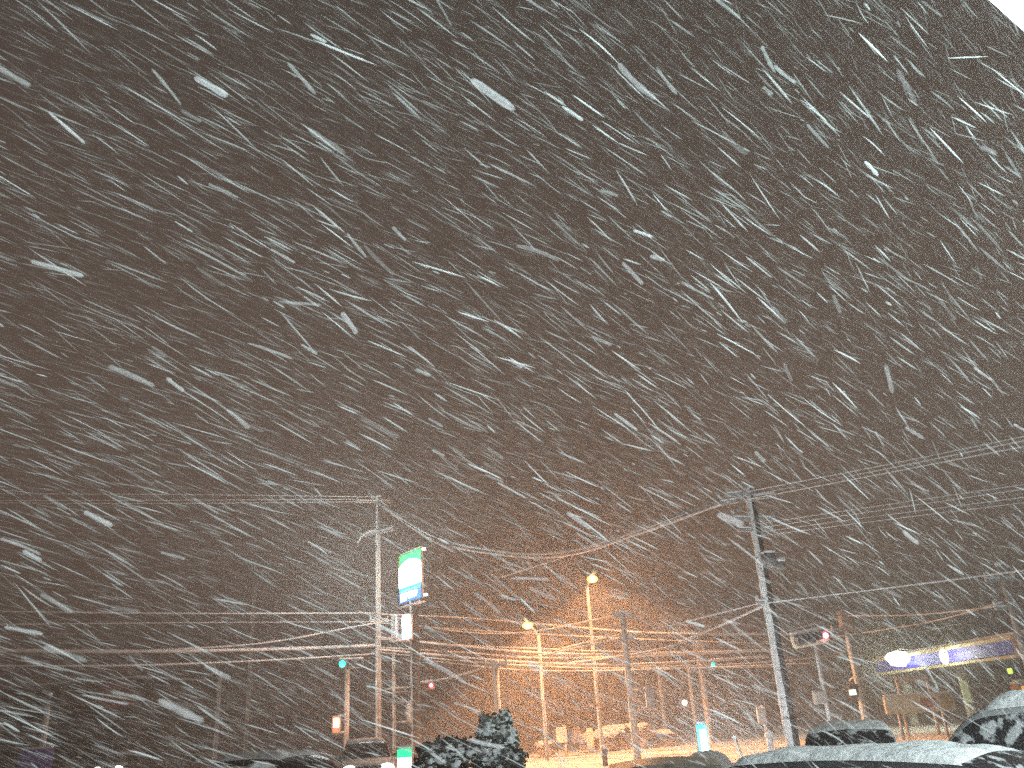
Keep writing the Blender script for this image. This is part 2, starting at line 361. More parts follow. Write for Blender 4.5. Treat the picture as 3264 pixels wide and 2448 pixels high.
# ------------------------------------------------------------------ sodium street lamps
def street_lamp(label, top_px, head_px, dist, power):
    o, b, t = pole('street_lamp', label, 'street lamp', top_px, dist, .085, .06, m=mat('warm_grey_pole', 0), group='orange street lamps over the road', thick=.015)
    hp = at(*head_px, dist - .3)
    MB().tube([t, t.lerp(hp, .4) + Z * .12, hp + Z * .16], .04, 8).build('arm', GALV, o, True)
    hd = MB().box(hp + Z * .17, (.62, .26, .13), ((hp - t).normalized(), Z.cross((hp - t).normalized()), Z), .05).build('lamp_head', GALV, o)
    sub(MB().blob(hp + Z * .0, (.25, .19, .17), 0, 0), 'bulb', mat('sodium_bulb', (1, .5, .1), .4, emit=(1, .42, .05), es=5), hd, True)
    sub(MB().blob(hp - Z * .02, (.18, .30, .13), 0, 0), 'bulb_core', mat('sodium_core', (1, .8, .4), .4, emit=(1, .75, .35), es=60), hd, True)  # lamp's blown-out white centre built as a bead; bulb shows as orange rim
    lamp('lamp_light', hp - Z * .22, (1, .45, .19), power * 2.3, o, .12, 'SPOT', hp - Z * 5 + Vector((.6, .0, 0)), R(140), .35)
    lamp('lamp_glow', hp - Z * .22, (1, .45, .19), power * .42, o, .12)
    return o
street_lamp('lower orange street lamp on a slim pole, nearer the glowing sign', (1718, 2030), (1682, 1994), 40, 9000)
street_lamp('higher orange street lamp, rightmost of the two and topmost glow', (1872, 1872), (1888, 1846), 39, 7500)

# ------------------------------------------------------------------ the convenience store's pole sign
def pole_sign():
    a = at(1272, 1775, 43.9); b = at(1338, 1744, 41.8)
    d = Vector((b.x - a.x, b.y - a.y, 0)); W = d.length; d.normalize()
    nrm = Vector((d.y, -d.x, 0));
    if nrm.dot(EYE - a) < 0: nrm = -nrm
    zt = (a.z + b.z) / 2 ; zb = at(1305, 1914, 42.8).z
    c0 = Vector(((a.x + b.x) / 2, (a.y + b.y) / 2, 0))
    pt = at(1322, 1935, 42.9); base = Vector((pt.x, pt.y, -.05))
    o = empty('pole_sign', base, 'tall dark pole topped by a glowing green, white and blue shop sign', 'shop sign')
    r = .21
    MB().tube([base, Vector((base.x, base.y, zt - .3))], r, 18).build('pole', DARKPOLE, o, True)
    crust(MB(), base, Vector((base.x, base.y, zb)), r, r, cover=.5, thick=.05, seed=3).build('snow_crust', CRUST, o, True)
    H = zt - zb
    MB().box(c0 + Z * (zb + H / 2) - nrm * .12, (W + .04, .14, H + .04), (d, nrm, Z), .03).build('sign_case', mat('sign_case', (.3, .32, .33), .6, col2=(.4, .4, .4)), o)
    MB().box(c0 + Z * (zt + .07) - nrm * .12, (W + .02, .16, .09), (d, nrm, Z), .05).build('snow_cap', SNOW, o)
    def P(u, v, off=0.0): return c0 + d * (W * (u - .5)) + Z * (zb + H * v) + nrm * off
    def poly(name, pts, m, off, parent=None):
        mb = MB(); vs = [P(u, v, off) for u, v in pts] + [P(u, v, off - .04) for u, v in pts]; n = len(pts)
        mb.add(vs, [tuple(range(n))] + [tuple(range(2 * n - 1, n - 1, -1))] + [(i, (i + 1) % n, n + (i + 1) % n, n + i) for i in range(n)])
        return mb.build(name, m, o) if parent is None else sub(mb, name, m, parent)
    em = lambda n, c, s: mat(n, tuple(.02 + .1 * q for q in c), .5, emit=c, es=s)
    g = poly('green_panel', [(0, .70), (1, .70), (1, 1), (0, 1)], em('sign_green', (0.0, .80, .26), 2.0), 0.0)
    poly('lime_rim', [(0, .965), (1, .965), (1, 1), (0, 1)], em('sign_lime', (.10, .72, .10), .9), .012, g)
    poly('lime_rim', [(0, .74), (.09, .80), (.09, .965), (0, .965)], MATS['sign_lime'], .012, g)
    bloom_arch = [(0, .31)] + [(1, .31)] + [(1 - i / 12, .68 + .17 * math.sin(math.pi * (.12 + .76 * i / 12))) for i in range(13)]  # curved upper edge draws the bloom of the white band into its outline
    poly('white_panel', bloom_arch, em('sign_white', (.93, .97, 1.0), 55), .016)
    poly('cyan_band', [(0, .235), (1, .235), (1, .31), (0, .31)], em('sign_cyan', (0.0, .62, .62), 1.6), .004)
    poly('pale_band', [(0, .205), (1, .205), (1, .245), (0, .245)], em('sign_pale', (.35, .80, 1.0), 1.0), .008)
    bl = poly('blue_panel', [(0, 0), (1, 0), (1, .21), (0, .21)], em('sign_blue', (.01, .28, 1.0), 1.7), .0)
    WL = em('sign_letter_white', (.88, .97, 1.0), 8)
    for u0, u1, v0, v1 in ((.09, .30, .09, .185), (.33, .40, .09, .185), (.43, .62, .10, .185), (.65, .86, .10, .18), (.08, .34, .025, .082), (.45, .80, .055, .092)):
        poly('lettering', [(u0, v0), (u1, v0 + .008), (u1 - .02, v1), (u0, v1)], WL, .02, bl)
    lamp('sign_light', P(.5, .55, 2.2), (.86, 1, .97), 1000, o, .5)
    for (px, py) in ((1352, 1751), (1357, 1896)):
        q = at(px, py, 41.6)
        MB().tube([P(1, .95 if py < 1800 else .06, -.2), q], .03, 6).build('lamp_arm', GALV, o)
        hd = MB().box(q, (.26, .16, .15), None, .04).build('lamp_head', GALV, o)
        sub(MB().box(q + Vector((-.01, -.10, 0)), (.19, .05, .12), None, .02), 'lit_lens', mat('sign_lamp', (1, 1, 1), .5, emit=(.9, .97, 1), es=6), hd)
    # snowy ledge under the case and the small white box sign beneath it
    MB().box(at(1318, 1926, 42.7), (W * .9, .3, .08), (d, nrm, Z), .03).build('ledge', SNOW, o)
    c1 = at(1296, 1998, 42.6); h1 = (at(1296, 1958, 42.6) - at(1296, 2038, 42.6)).length
    ax = (Vector((.9, -.3, 0)).normalized(), Vector((.3, .9, 0)).normalized(), Z)
    MB().box(c1 + ax[1] * .12, (.52, .2, h1 + .05), ax, .03).build('lower_sign_case', MATS['sign_case'], o)
    lw = MB(); K = 8; hw = .23
    pts = [(-hw, -h1 / 2 + .02), (hw, -h1 / 2 + .10)] + [(hw * math.cos(math.pi * k / K), h1 / 2 - .16 + .16 * math.sin(math.pi * k / K)) for k in range(K + 1)]
    vs = [c1 + ax[0] * x + Z * z for x, z in pts] + [c1 + ax[0] * x + Z * z - ax[1] * .04 for x, z in pts]; n = len(pts)
    lw.add(vs, [tuple(range(n)), tuple(range(2 * n - 1, n - 1, -1))] + [(i, (i + 1) % n, n + (i + 1) % n, n + i) for i in range(n)])
    lw.build('lower_sign_panel', mat('sign_white_low', (1, 1, 1), .5, emit=(.93, .94, 1), es=14), o)
    c2 = at(1258, 1998, 42.9)
    MB().box(c2, (.28, .3, h1 * .95), ax, .03).build('side_box', mat('side_box', (.42, .42, .46), .7, col2=(.6, .6, .62), scale=4), o)
    MB().box(at(1275, 2043, 42.8), (1.0, .3, .07), ax, .02).build('snowy_bracket', SNOW, o)
pole_sign()

# ------------------------------------------------------------------ small lit ground signs
def ground_sign(label, tl, br, dist, cols, cat='lit sign', power=0):
    a = at(tl[0], tl[1], dist); b = at(br[0], br[1], dist); cx = (a.x + b.x) / 2; cy = (a.y + b.y) / 2
    W = abs(b.x - a.x); zt = a.z; zb = max(.1, b.z)
    o = empty('shop_ground_sign', (cx, cy, -.03), label, cat)
    MB().box((cx, cy + .12, (zt + zb) / 2), (W, .2, zt - zb), None, .03).build('sign_case', MATS['sign_case'], o)
    MB().box((cx, cy + .12, zb / 2), (W * .7, .18, zb + .04), None, .03).build('foot', CONC, o)
    MB().box((cx, cy + .12, zt + .05), (W, .22, .1), None, .04).build('snow_cap', SNOW, o)
    for nm, (u0, u1, v0, v1), m, off in cols:
        MB().box((cx + W * ((u0 + u1) / 2 - .5), cy - .01 - off, zb + (zt - zb) * (v0 + v1) / 2), (W * (u1 - u0), .03, (zt - zb) * (v1 - v0)), None, .006).build(nm, m, o)
    if power: lamp('sign_light', (cx, cy - 1.2, .55), (.85, .95, 1), power, o, .25)
    return o
ground_sign('low lit sign with a green top and white face, left of the dark snowy hedge', (1266, 2390), (1313, 2470), 24,
    [('green_panel', (0, 1, .68, 1), MATS['sign_green'], 0), ('white_panel', (.03, .97, 0, .68), mat('low_white', (1, 1, 1), .5, emit=(1, 1, .95), es=5), .0)], power=20)
ground_sign('low glowing teal edged white sign behind the parked cars, right of centre', (2217, 2312), (2264, 2398), 27,
    [('teal_panel', (0, 1, 0, 1), mat('teal_edge', (.0, .12, .12), .5, emit=(0.0, .50, .72), es=2.2), 0), ('white_panel', (.26, .86, 0, .84), mat('teal_white', (1, 1, 1), .5, emit=(.92, .97, 1), es=14), .02)], power=1100)

# ------------------------------------------------------------------ shrubs
def shrub(label, cx, cy, rx, ry, zb, zt, seed, cat='shrub', green=(.05, .065, .045), snowy=.5, leaves=2600, group=None, name='snowy_shrub', wsn=.35, thr=.55):
    o = empty(name, (cx, cy, 0), label, cat, group)
    rr = random.Random(seed); mb = MB(); H = (zt - zb) / 2; zc = (zt + zb) / 2
    def surf(d):
        q = 1 + .28 * noise.noise(d * 2.0 + Vector((seed, 0, 0))) + .16 * noise.noise(d * 5 + Vector((0, seed, 0)))
        e = .55
        sx = lambda v: math.copysign(abs(v) ** e, v)
        return Vector((cx + rx * sx(d.x) * q, cy + ry * sx(d.y) * q, zc + H * sx(d.z) * (1 + (q - 1) * .6)))
    for i in range(leaves):
        d = Vector((rr.gauss(0, 1), rr.gauss(0, 1), rr.gauss(0, 1))).normalized()
        p = surf(d); p = Vector((cx, cy, zc)).lerp(p, rr.uniform(.80, 1.10))
        if p.z < .02: continue
        a = Vector((rr.gauss(0, 1), rr.gauss(0, 1), rr.gauss(0, 1))).normalized(); b = a.orthogonal().normalized(); s = rr.uniform(.025, .06)
        mb.add([p - a * s, p + b * s * .6, p + a * s, p - b * s * .6], [(0, 1, 2, 3)])
    mb.build('foliage', mat('foliage_%d' % seed, green, .8, col2=tuple(g * 2.2 for g in green), scale=4), o)
    sn = MB(); k = 0
    while k < int(900 * snowy):
        d = Vector((rr.gauss(0, 1), rr.gauss(0, 1), rr.gauss(0, 1))).normalized()
        if d.z * 1.0 + (-WIND).dot(d) * wsn + rr.uniform(-.22, .22) < thr: continue
        p = surf(d); k += 1
        if p.z < .02: continue
        s = rr.uniform(.025, .07) * (.6 + .4 * rx)
        sn.blob(p, (s * rr.uniform(.9, 1.6), s * rr.uniform(.8, 1.3), s * rr.uniform(.45, .9)), rr.random() * 50, .4, 8, 5)
    sn.build('snow', SNOW, o, True)
    tr = MB()
    for i in range(4): tr.tube([(cx + rr.uniform(-.2, .2) * rx, cy, -.05), (cx + rr.uniform(-.5, .5) * rx, cy, zc)], [.04, .02], 6)
    tr.build('stems', mat('bark', (.07, .055, .04), .9, col2=(.12, .1, .08)), o)
    return o
HD = 13.0
pa, pb = at(1335, 2350, HD), at(1655, 2350, HD)
shrub('low dark hedge with snow on its uneven top, right of the green topped low sign', (pa.x + pb.x) / 2, pa.y, (pb.x - pa.x) * .51, .7, 0.0, at(1500, 2372, HD).z, 5, 'hedge', snowy=1.3, green=(.03, .033, .03), leaves=16000, name='snowy_hedge', wsn=.05, thr=.62)
pa, pb = at(1525, 2300, HD + .4), at(1640, 2300, HD + .4)
shrub('upright snow-plastered shrub rising above the dark hedge, in front of the yellow-lit pole', (pa.x + pb.x) / 2, pa.y, (pb.x - pa.x) * .50, .34, .2, at(1570, 2292, HD + .4).z, 8, 'shrub', snowy=1.5, leaves=5000, wsn=.8, thr=.3, green=(.04, .055, .04))
for i, (px, py, w_, dd, sd, lab) in enumerate((
    (1738, 2362, 26, 45.5, 21, 'small round orange-lit bush at the foot of the lower street lamp'),
    (1990, 2310, 70, 49, 22, 'wide snow-laden roadside tree mass in orange haze beside the signal-box pole'),
    (2085, 2330, 60, 50, 23, 'lower snowy bush in orange haze, right of the signal-box pole'),
    (1905, 2335, 45, 48, 24, 'snowy bush in orange haze behind the bollard, left of the signal-box pole'))):
    p = at(px, py, dd); r = w_ * dd / FPX
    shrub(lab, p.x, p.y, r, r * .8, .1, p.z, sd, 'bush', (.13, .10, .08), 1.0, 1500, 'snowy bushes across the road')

# ------------------------------------------------------------------ roadside bits across the road
def board(name, label, cat, c_px, wpx, hpx, dist, m, post=True):
    c = at(*c_px, dist); W = wpx * dist / FPX; H = hpx * dist / FPX
    o = empty(name, (c.x, c.y, -.05), label, cat)
    MB().box(c, (W, .12, H), None, .03).build('panel', m, o)
    MB().box(c + Z * (H / 2 + .03), (W * .95, .14, .06), None, .02).build('snow_cap', SNOW, o)
    if post: MB().tube([(c.x + W * .3, c.y + .1, -.05), (c.x + W * .3, c.y + .1, c.z + H * .75)], .07, 8).build('post', GALV, o, True)
    return o
PALE = mat('pale_snowy_panel', (.42, .40, .38), .8, col2=(.55, .53, .5), scale=4)
board('road_sign', 'pale boxy road sign on a post, right of the lower street lamp', 'road sign', (1790, 2345), 32, 38, 44.5, PALE)
board('road_sign', 'narrow pale upright board near the bollard, left of the signal-box pole', 'road sign', (1881, 2355), 20, 50, 46, PALE, False)
board('road_sign', 'dim brown board half lost in orange haze, between the two pale road signs', 'road sign', (1838, 2345), 26, 38, 52, mat('brown_panel', (.28, .2, .16), .8, col2=(.35, .28, .22)))
def post(label, px, ytop, dist, r, m, lean=0.0):
    t = at(px, ytop, dist); o = empty('bollard', (t.x, t.y, -.02), label, 'bollard', 'bollards along the road')
    MB().tube([(t.x, t.y, -.02), (t.x + lean, t.y, t.z)], r, 10).build('shaft', m, o, True)
    MB().blob((t.x + lean, t.y, t.z + .03), (r * 1.25, r * 1.25, r), 1).build('snow_cap', SNOW, o, True)
post('short dark bollard standing in the bright snowy road edge, left of the signal-box pole', 1925, 2386, 33, .10, mat('bollard_dark', (.10, .08, .07), .7, col2=(.16, .13, .1)))
post('white snow-caked bollard between the teal sign and the big dark pole', 2450, 2345, 33, .12, SNOW)
post('thin dark leaning stake right of the teal sign', 2368, 2352, 27, .05, mat('bollard_dark', 0), -.25)
ob = board('road_sign', 'small pale snow-caked box sign left of the big dark pole', 'road sign', (2428, 2283), 26, 40, 38, mat('grey_white_panel', (.55, .56, .56), .8, col2=(.7, .7, .7)))

# ------------------------------------------------------------------ shop with the blue fascia (right)
def blue_shop():
    L = at(2790, 2100, 62); Rr = at(3236, 2012, 47)
    L2 = Vector((L.x, L.y, 0)); R2 = Vector((Rr.x, Rr.y, 0)); d = (R2 - L2).normalized(); W = (R2 - L2).length
    nrm = Vector((d.y, -d.x, 0))
    if nrm.dot(EYE - L) < 0: nrm = -nrm
    zt = Rr.z - .15; zb = at(3236, 2096, 47).z
    o = empty('service_station', L2, 'low station with a long floodlit blue fascia edged in cream, at right', 'building')
    def P(u, z, off=0.0): return L2 + d * (W * u) + Z * z + nrm * off
    ax = (d, nrm, Z); mid = (zt + zb) / 2; H = zt - zb; D = 7.0; We = W + 6
    uc = We / W / 2
    MB().box(P(uc, mid, -D / 2), (We, D, H), ax).build('canopy', mat('canopy_grey', (.25, .24, .24), .8, col2=(.3, .3, .3)), o)
    f = MB().box(P(.5, mid, .05), (W - .1, .10, H * .62), ax).build('blue_fascia', mat('fascia_blue', (.03, .028, .46), .6, col2=(.04, .034, .52), scale=1.2), o)
    CR = mat('fascia_cream', (.80, .72, .45), .6, col2=(.74, .66, .42), scale=1.5)
    MB().box(P(.5, zt - H * .09, .09), (W + .1, .18, H * .2), ax, .02).build('cream_trim', CR, o)
    MB().box(P(.5, zb + H * .075, .09), (W + .1, .18, H * .15), ax, .02).build('cream_trim', CR, o)
    MB().box(P(uc, zt + .08, -D / 2), (We, D, .16), ax, .05).build('roof_snow', SNOW, o)
    MB().box(P(1 + 3 / W, mid, .05), (5.6, .10, H * .62), ax).build('blue_fascia', MATS['fascia_blue'], o)
    MB().box(P(1.0, mid, .13), (.35, .16, H * 1.04), ax, .03).build('corner_post', mat('brown_pole', 0), o)
    for u in (.06, .5, .93, 1.25):
        MB().box(P(u, zb / 2, -1.2), (.4, .4, zb + .05), ax, .04).build('column', mat('column_grey', (.3, .3, .27), .8, col2=(.42, .42, .38), scale=3), o)
    wl = MB().box(P(uc, zb / 2, -D - .6), (We, .3, zb + .1), ax).build('wall', mat('station_wall', (.20, .15, .12), .8, col2=(.26, .2, .16), scale=1), o)
    for u in (.2, .55, .9):
        wn = MB().box(P(u, zb * .42, -D - .40), (2.6, .08, 1.9), ax).build('window', mat('station_glass', (.05, .05, .04), .3, emit=(.60, .62, .34), es=.35, col2=(.08, .08, .06)), o)
        sub(MB().box(P(u, zb * .42, -D - .35), (.08, .06, 1.9), ax), 'mullion', GALV, wn)
    # two floodlights on short arms wash the fascia
    for (px, py, dd, rad, pw, out) in ((2866, 2098, 0, .46, 1700, .95), (3013, 2092, 0, .22, 300, .75)):
        u = (px - 2790) / (3236 - 2790); u = .5 * u + .5 * u  # station along the face
        # true position along the face from the sight line
        r_ = ray(px, py); a = np.array([[r_.x, -d.x], [r_.y, -d.y]]); s, tt = np.linalg.solve(a, np.array([L2.x + nrm.x * out - EYE.x, L2.y + nrm.y * out - EYE.y]))
        q = EYE + r_ * s
        MB().tube([Vector((q.x, q.y, zt + .1)) - nrm * (out + .1), Vector((q.x, q.y, zt + .25)) - nrm * (out * .3), q + Z * (rad + .05)], .03, 6).build('lamp_arm', GALV, o)
        hd = MB().box(q + nrm * .02 + Z * (rad * .9), (rad * 1.6, .14, .12), ax, .05).build('floodlight', BLACK, o)
        sub(MB().blob(q + nrm * .06, (rad * (1.45 if rad > .3 else 1), rad * .4, rad * (.85 if rad > .3 else 1.7)), 4, .38 if rad > .3 else .15, 28, 14), 'lit_lens', mat('flood_glare', (1, 1, .9), .5, emit=(.96, 1, .80), es=45), hd, True)  # lens swollen into a lumpy glowing blob, shaped like glare
        lamp('fascia_light', q - nrm * .25, (1, 1, .70), pw, o, .15)
        if rad > .3: lamp('glare_light', q + nrm * .8, (.95, 1, .72), 1000, o, .2)
    MB().box(P(.93, zb - .55, .1), (.30, .12, .26), ax, .03).build('green_light', mat('lime_light', (.6, .8, .2), .5, emit=(.62, .85, .12), es=1.3), o)
    t = at(3075, 2168, 50); b = at(3082, 2240, 50)
    MB().box((t + b) / 2, (.34, .1, (t.z - b.z)), None, .03).build('light_tube', mat('green_light_tube', (.40, .52, .30), .7, emit=(.45, .62, .33), es=.30, col2=(.5, .6, .4)), o)  # glowing box for the greenish upright light tube
blue_shop()
# small cream board below it
c = at(2930, 2242, 40)
ob = empty('roadside_billboard', (c.x, c.y, -.05), 'wide dim cream board with a red patch, below the blue fascia', 'billboard')
MB().box(c, (190 * 40 / FPX, .14, 46 * 40 / FPX), None, .04).build('board', mat('cream_board', (.72, .66, .46), .8, col2=(.78, .72, .54), scale=1.6), ob)
MB().box(c + Vector((.35, -.09, 0)), (.62, .03, .34), None, .02).build('red_patch', mat('red_patch', (.45, .16, .10), .8, col2=(.38, .2, .14)), ob)
MB().blob(c + Vector((1.08, -.10, 0)), (.26, .04, .32), 0, 0).build('round_emblem', mat('olive_emblem', (.42, .36, .16), .8, col2=(.5, .45, .28)), ob, True)
for s in (-.9, .9): MB().tube([(c.x + s, c.y + .1, -.05), (c.x + s, c.y + .1, c.z)], .06, 8).build('post', GALV, ob, True)
MB().box(c + Z * .38, (2.8, .16, .07), None, .03).build('snow_cap', SNOW, ob)
# pale frame behind
q = at(2905, 2165, 44); of = empty('sign_frame', (q.x, q.y, -.05), 'pale snowy gate frame under the left end of the blue fascia', 'frame')
MB().box(q, (1.5, .12, .22), None, .03).build('crossbar', PALE, of)
for s in (-.68, .68): MB().box(q + Vector((s, 0, -q.z / 2)), (.12, .12, q.z), None, .02).build('upright', PALE, of)

# box with a glowing front, for the orange glow at the right edge
q = at(3262, 2228, 44); oa = empty('amber_glow_box', (q.x, q.y, -.03), 'amber glowing box under the blue fascia, for the glow at the far right edge', 'glow box')
MB().box((q.x + .3, q.y, .95), (1.1, .7, 1.9), None, .05).build('cabinet', mat('glow_box_body', (.3, .2, .1), .6, col2=(.36, .24, .12)), oa)
MB().box((q.x + .3, q.y - .37, 1.35), (.9, .04, .9), None, .02).build('lit_front', mat('amber_front', (.8, .5, .2), .5, emit=(1, .48, .10), es=.8), oa)
MB().box((q.x + .3, q.y, 1.95), (1.1, .7, .1), None, .04).build('snow_cap', SNOW, oa)

# ------------------------------------------------------------------ low shop at far left
def left_shop():
    L = at(30, 2182, 66); Rr = at(446, 2172, 60)
    L2 = Vector((L.x, L.y, 0)); R2 = Vector((Rr.x, Rr.y, 0)); d = (R2 - L2).normalized(); W = (R2 - L2).length
    nrm = Vector((d.y, -d.x, 0)); zt = (L.z + Rr.z) / 2
    o = empty('roadside_shop', L2, 'low dim shop with a faint reddish sign, half hidden by snow at far left', 'building')
    P = lambda u, z, off=0.0: L2 + d * (W * u) + Z * z + nrm * off
    ax = (d, nrm, Z)
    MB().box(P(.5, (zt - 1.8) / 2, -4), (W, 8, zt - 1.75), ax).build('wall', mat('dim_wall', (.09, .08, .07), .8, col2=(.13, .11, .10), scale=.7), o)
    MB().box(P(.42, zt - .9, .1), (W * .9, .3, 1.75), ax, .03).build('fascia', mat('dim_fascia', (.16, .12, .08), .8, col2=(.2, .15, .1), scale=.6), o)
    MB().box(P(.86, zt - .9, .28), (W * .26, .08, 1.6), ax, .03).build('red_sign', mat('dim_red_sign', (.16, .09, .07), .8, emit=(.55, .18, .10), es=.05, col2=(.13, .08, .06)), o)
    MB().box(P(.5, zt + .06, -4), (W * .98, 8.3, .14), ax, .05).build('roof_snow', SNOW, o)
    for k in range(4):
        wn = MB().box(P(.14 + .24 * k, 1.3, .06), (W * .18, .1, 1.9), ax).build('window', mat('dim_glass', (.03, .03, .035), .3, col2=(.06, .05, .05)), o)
        sub(MB().box(P(.14 + .24 * k, 1.3, .13), (.07, .04, 1.9), ax), 'mullion', GALV, wn)
    a = at(80, 2345, 50); b = at(205, 2345, 50)
    return o
left_shop()
a = at(75, 2350, 47); b = at(205, 2350, 47)
ov = empty('purple_signboard', ((a.x + b.x) / 2, a.y, -.03), 'dim purple lit signboard low at the far left', 'signboard')
MB().box(((a.x + b.x) / 2, a.y, 1.15), (b.x - a.x, .2, 1.5), None, .04).build('panel', mat('purple_panel', (.06, .045, .13), .7, emit=(.10, .065, .30), es=.12, col2=(.07, .05, .12), scale=1), ov)
for s in (.15, .85): MB().tube([(a.x + (b.x - a.x) * s, a.y + .05, -.03), (a.x + (b.x - a.x) * s, a.y + .05, .5)], .05, 8).build('post', GALV, ov)
MB().box(((a.x + b.x) / 2, a.y, 1.94), ((b.x - a.x) * .98, .22, .1), None, .04).build('snow_cap', SNOW, ov)

# ------------------------------------------------------------------ cars
def car(label, pos, ang, body_col, L=4.0, W=1.66, H=1.48, snow=.10, kind='hatch', glass=GLASS, name='parked_car', headl=None, group='parked cars in the shop forecourt', side_snow=False, windsh=True):
    o = bpy.data.objects.new(name, None); C.objects.link(o); tag(o, label, 'car', group)
    hood = {'hatch': .24, 'van': .10, 'sedan': .27}[kind]; ws = {'hatch': .40, 'van': .24, 'sedan': .42}[kind]
    rs = {'hatch': .90, 'van': .965, 'sedan': .74}[kind]; re = {'hatch': .985, 'van': .99, 'sedan': .88}[kind]
    belt = H * .62; hz = H * .60
    def lerp(a, b, t): return a + (b - a) * max(0, min(1, t))
    def sm(t): t = max(0, min(1, t)); return t * t * (3 - 2 * t)
    def top(u):
        if u < hood: return lerp(H * .50, hz, sm(u / hood)) 
        if u < ws: return hz + (H * .975 - hz) * math.sin(math.pi / 2 * ((u - hood) / (ws - hood)) ** .92)
        if u < rs: return H * (.975 + .025 * math.sin(math.pi * (u - ws) / (rs - ws)))
        if u < re: return lerp(H * .975, belt * 1.0 if kind != 'sedan' else H * .64, ((u - rs) / (re - rs)) ** 1.2)
        return lerp(belt if kind != 'sedan' else H * .64, H * .58, (u - re) / (1 - re + 1e-6))
    def S(u, v, off=0.0):
        """v 0 at the left sill, .5 roof centre, 1 right sill"""
        s = -1 if v < .5 else 1; q = 1 - abs(v - .5) * 2          # q 0 sill .. 1 centre
        ends = min(1, (u / .07)) ** .5 if u < .07 else (min(1, (1 - u) / .05) ** .5)
        ends = .80 + .20 * ends
        zt = top(u); zbelt = min(belt, zt - .015)
        roofw = W * (.80 if zt > belt + .1 else .90)
        k = min(1, max(0, (zt - belt) / (H - belt)))
        roofw = W * (.93 - .17 * k)
        if q < .35:
            t = q / .35; z = .22 + (zbelt - .22) * t; x = W / 2 * (.955 + .045 * math.sin(math.pi * min(1, t * 1.05))) * ends
        elif q < .65:
            t = (q - .35) / .30; z = zbelt + (zt - .03 - zbelt) * t; x = (W / 2 * .955 + (roofw / 2 - W / 2 * .955) * t) * ends
        else:
            t = (q - .65) / .35; x = roofw / 2 * (1 - t) * ends; z = zt - .03 * (1 - t) ** 2 + .012 * math.sin(t * math.pi / 2)
        return Vector(((s * x), (u - .5) * L, z)) + Vector((0, 0, 0))
    def patch(u0, u1, v0, v1, nu, nv, off, nz=0.0, zoff=0.0, seed=0):
        vs = []
        for i in range(nu + 1):
            for j in range(nv + 1):
                u = u0 + (u1 - u0) * i / nu; v = v0 + (v1 - v0) * j / nv
                p = S(u, v); e = .004
                du = S(min(1, u + e), v) - S(max(0, u - e), v); dv = S(u, min(1, v + e)) - S(u, max(0, v - e))
                n_ = dv.cross(du)
                n_ = n_.normalized() if n_.length > 1e-9 else Vector((0, 0, 1))
                if n_.dot(p - Vector((0, 0 if .1 < u < .9 else p.y * .5, .6))) < 0: n_ = -n_
                edge = min(i, nu - i, j, nv - j)
                t = zoff * (0 if edge == 0 else (.8 if edge == 1 else 1)) * (1 + nz * noise.noise(Vector((u * 14 + seed, v * 16, seed))) * 1.3)
                vs.append(p + n_ * off + Vector((0, 0, t)))
        return MB().add(vs, [(i * (nv + 1) + j, i * (nv + 1) + j + 1, (i + 1) * (nv + 1) + j + 1, (i + 1) * (nv + 1) + j) for i in range(nu) for j in range(nv)])
    paint = mat('car_paint_%02d' % int(abs(hash(str(body_col))) % 97) if False else 'car_paint_' + '_'.join('%02d' % int(c * 100) for c in body_col), body_col, .35, col2=tuple(c * .8 + .02 for c in body_col), scale=5, spec=.5)
    b = patch(0, 1, 0, 1, 56, 40, 0)
    # close the ends and the floor
    nu, nv = 56, 40
    b.f.append(tuple(range(0, nv + 1))); b.f.append(tuple(range(nu * (nv + 1) + nv, nu * (nv + 1) - 1, -1)))
    for i in range(nu): b.f.append((i * (nv + 1), (i + 1) * (nv + 1), (i + 1) * (nv + 1) + nv, i * (nv + 1) + nv))
    body = b.build('body', paint, o, True)
    if windsh: patch(hood + .012, ws - .015, .215, .785, 14, 20, .006).build('windscreen', glass, o, True)
    patch(rs + .004, re - .004, .21, .79, 10, 20, .006).build('rear_window', glass, o, True)
    uu = [ws - .04, (ws + rs) / 2 - .012, (ws + rs) / 2 + .012, rs - .015]
    segs = [(uu[0], uu[1]), (uu[2], uu[3])]
    for (a_, b_) in segs:
        for v0, v1 in ((.19, .31), (.69, .81)):
            wn = patch(a_, b_, v0, v1, 10, 8, .006).build('side_window', glass, o, True)
    for sgn in (-1, 1):
        for u in (.17, .80):
            wc = Vector((sgn * (W / 2 - .10), (u - .5) * L, .31))
            wh = MB().tube([wc - Vector((.10, 0, 0)), wc - Vector((.075, 0, 0)), wc + Vector((.075, 0, 0)), wc + Vector((.10, 0, 0))], [.27, .31, .31, .27], 22).build('wheel', RUBBER, o, True)
            r = MB().tube([wc + Vector((sgn * .09, 0, 0)), wc + Vector((sgn * .108, 0, 0))], [.19, .17], 14).build('rim', GALV, o, True); r.parent = wh
        mr = MB().box((sgn * (W / 2 + .08), (ws - .06 - .5) * L, belt + .05), (.2, .12, .14), None, .04).build('mirror', paint, o)
        hl = MB().blob((sgn * W * .34, -.475 * L, H * .44), (.24, .14, .13) if headl else (.17, .10, .09), 0, 0).build('headlight', mat('headlamp_on', (1, 1, .9), .4, emit=headl, es=40) if headl else mat('headlamp_off', (.4, .4, .42), .2, col2=(.5, .5, .5)), o, True)
        MB().blob((sgn * W * .38, .485 * L, H * .52), (.10, .06, .16), 0, 0).build('tail_light', mat('tail_lamp', (.3, .02, .02), .3, col2=(.4, .05, .05)), o, True)
    for yy in (-.5, .5):
        MB().box((0, yy * L, .38), (W * .86, .14, .22), None, .05).build('bumper', BLACK, o)
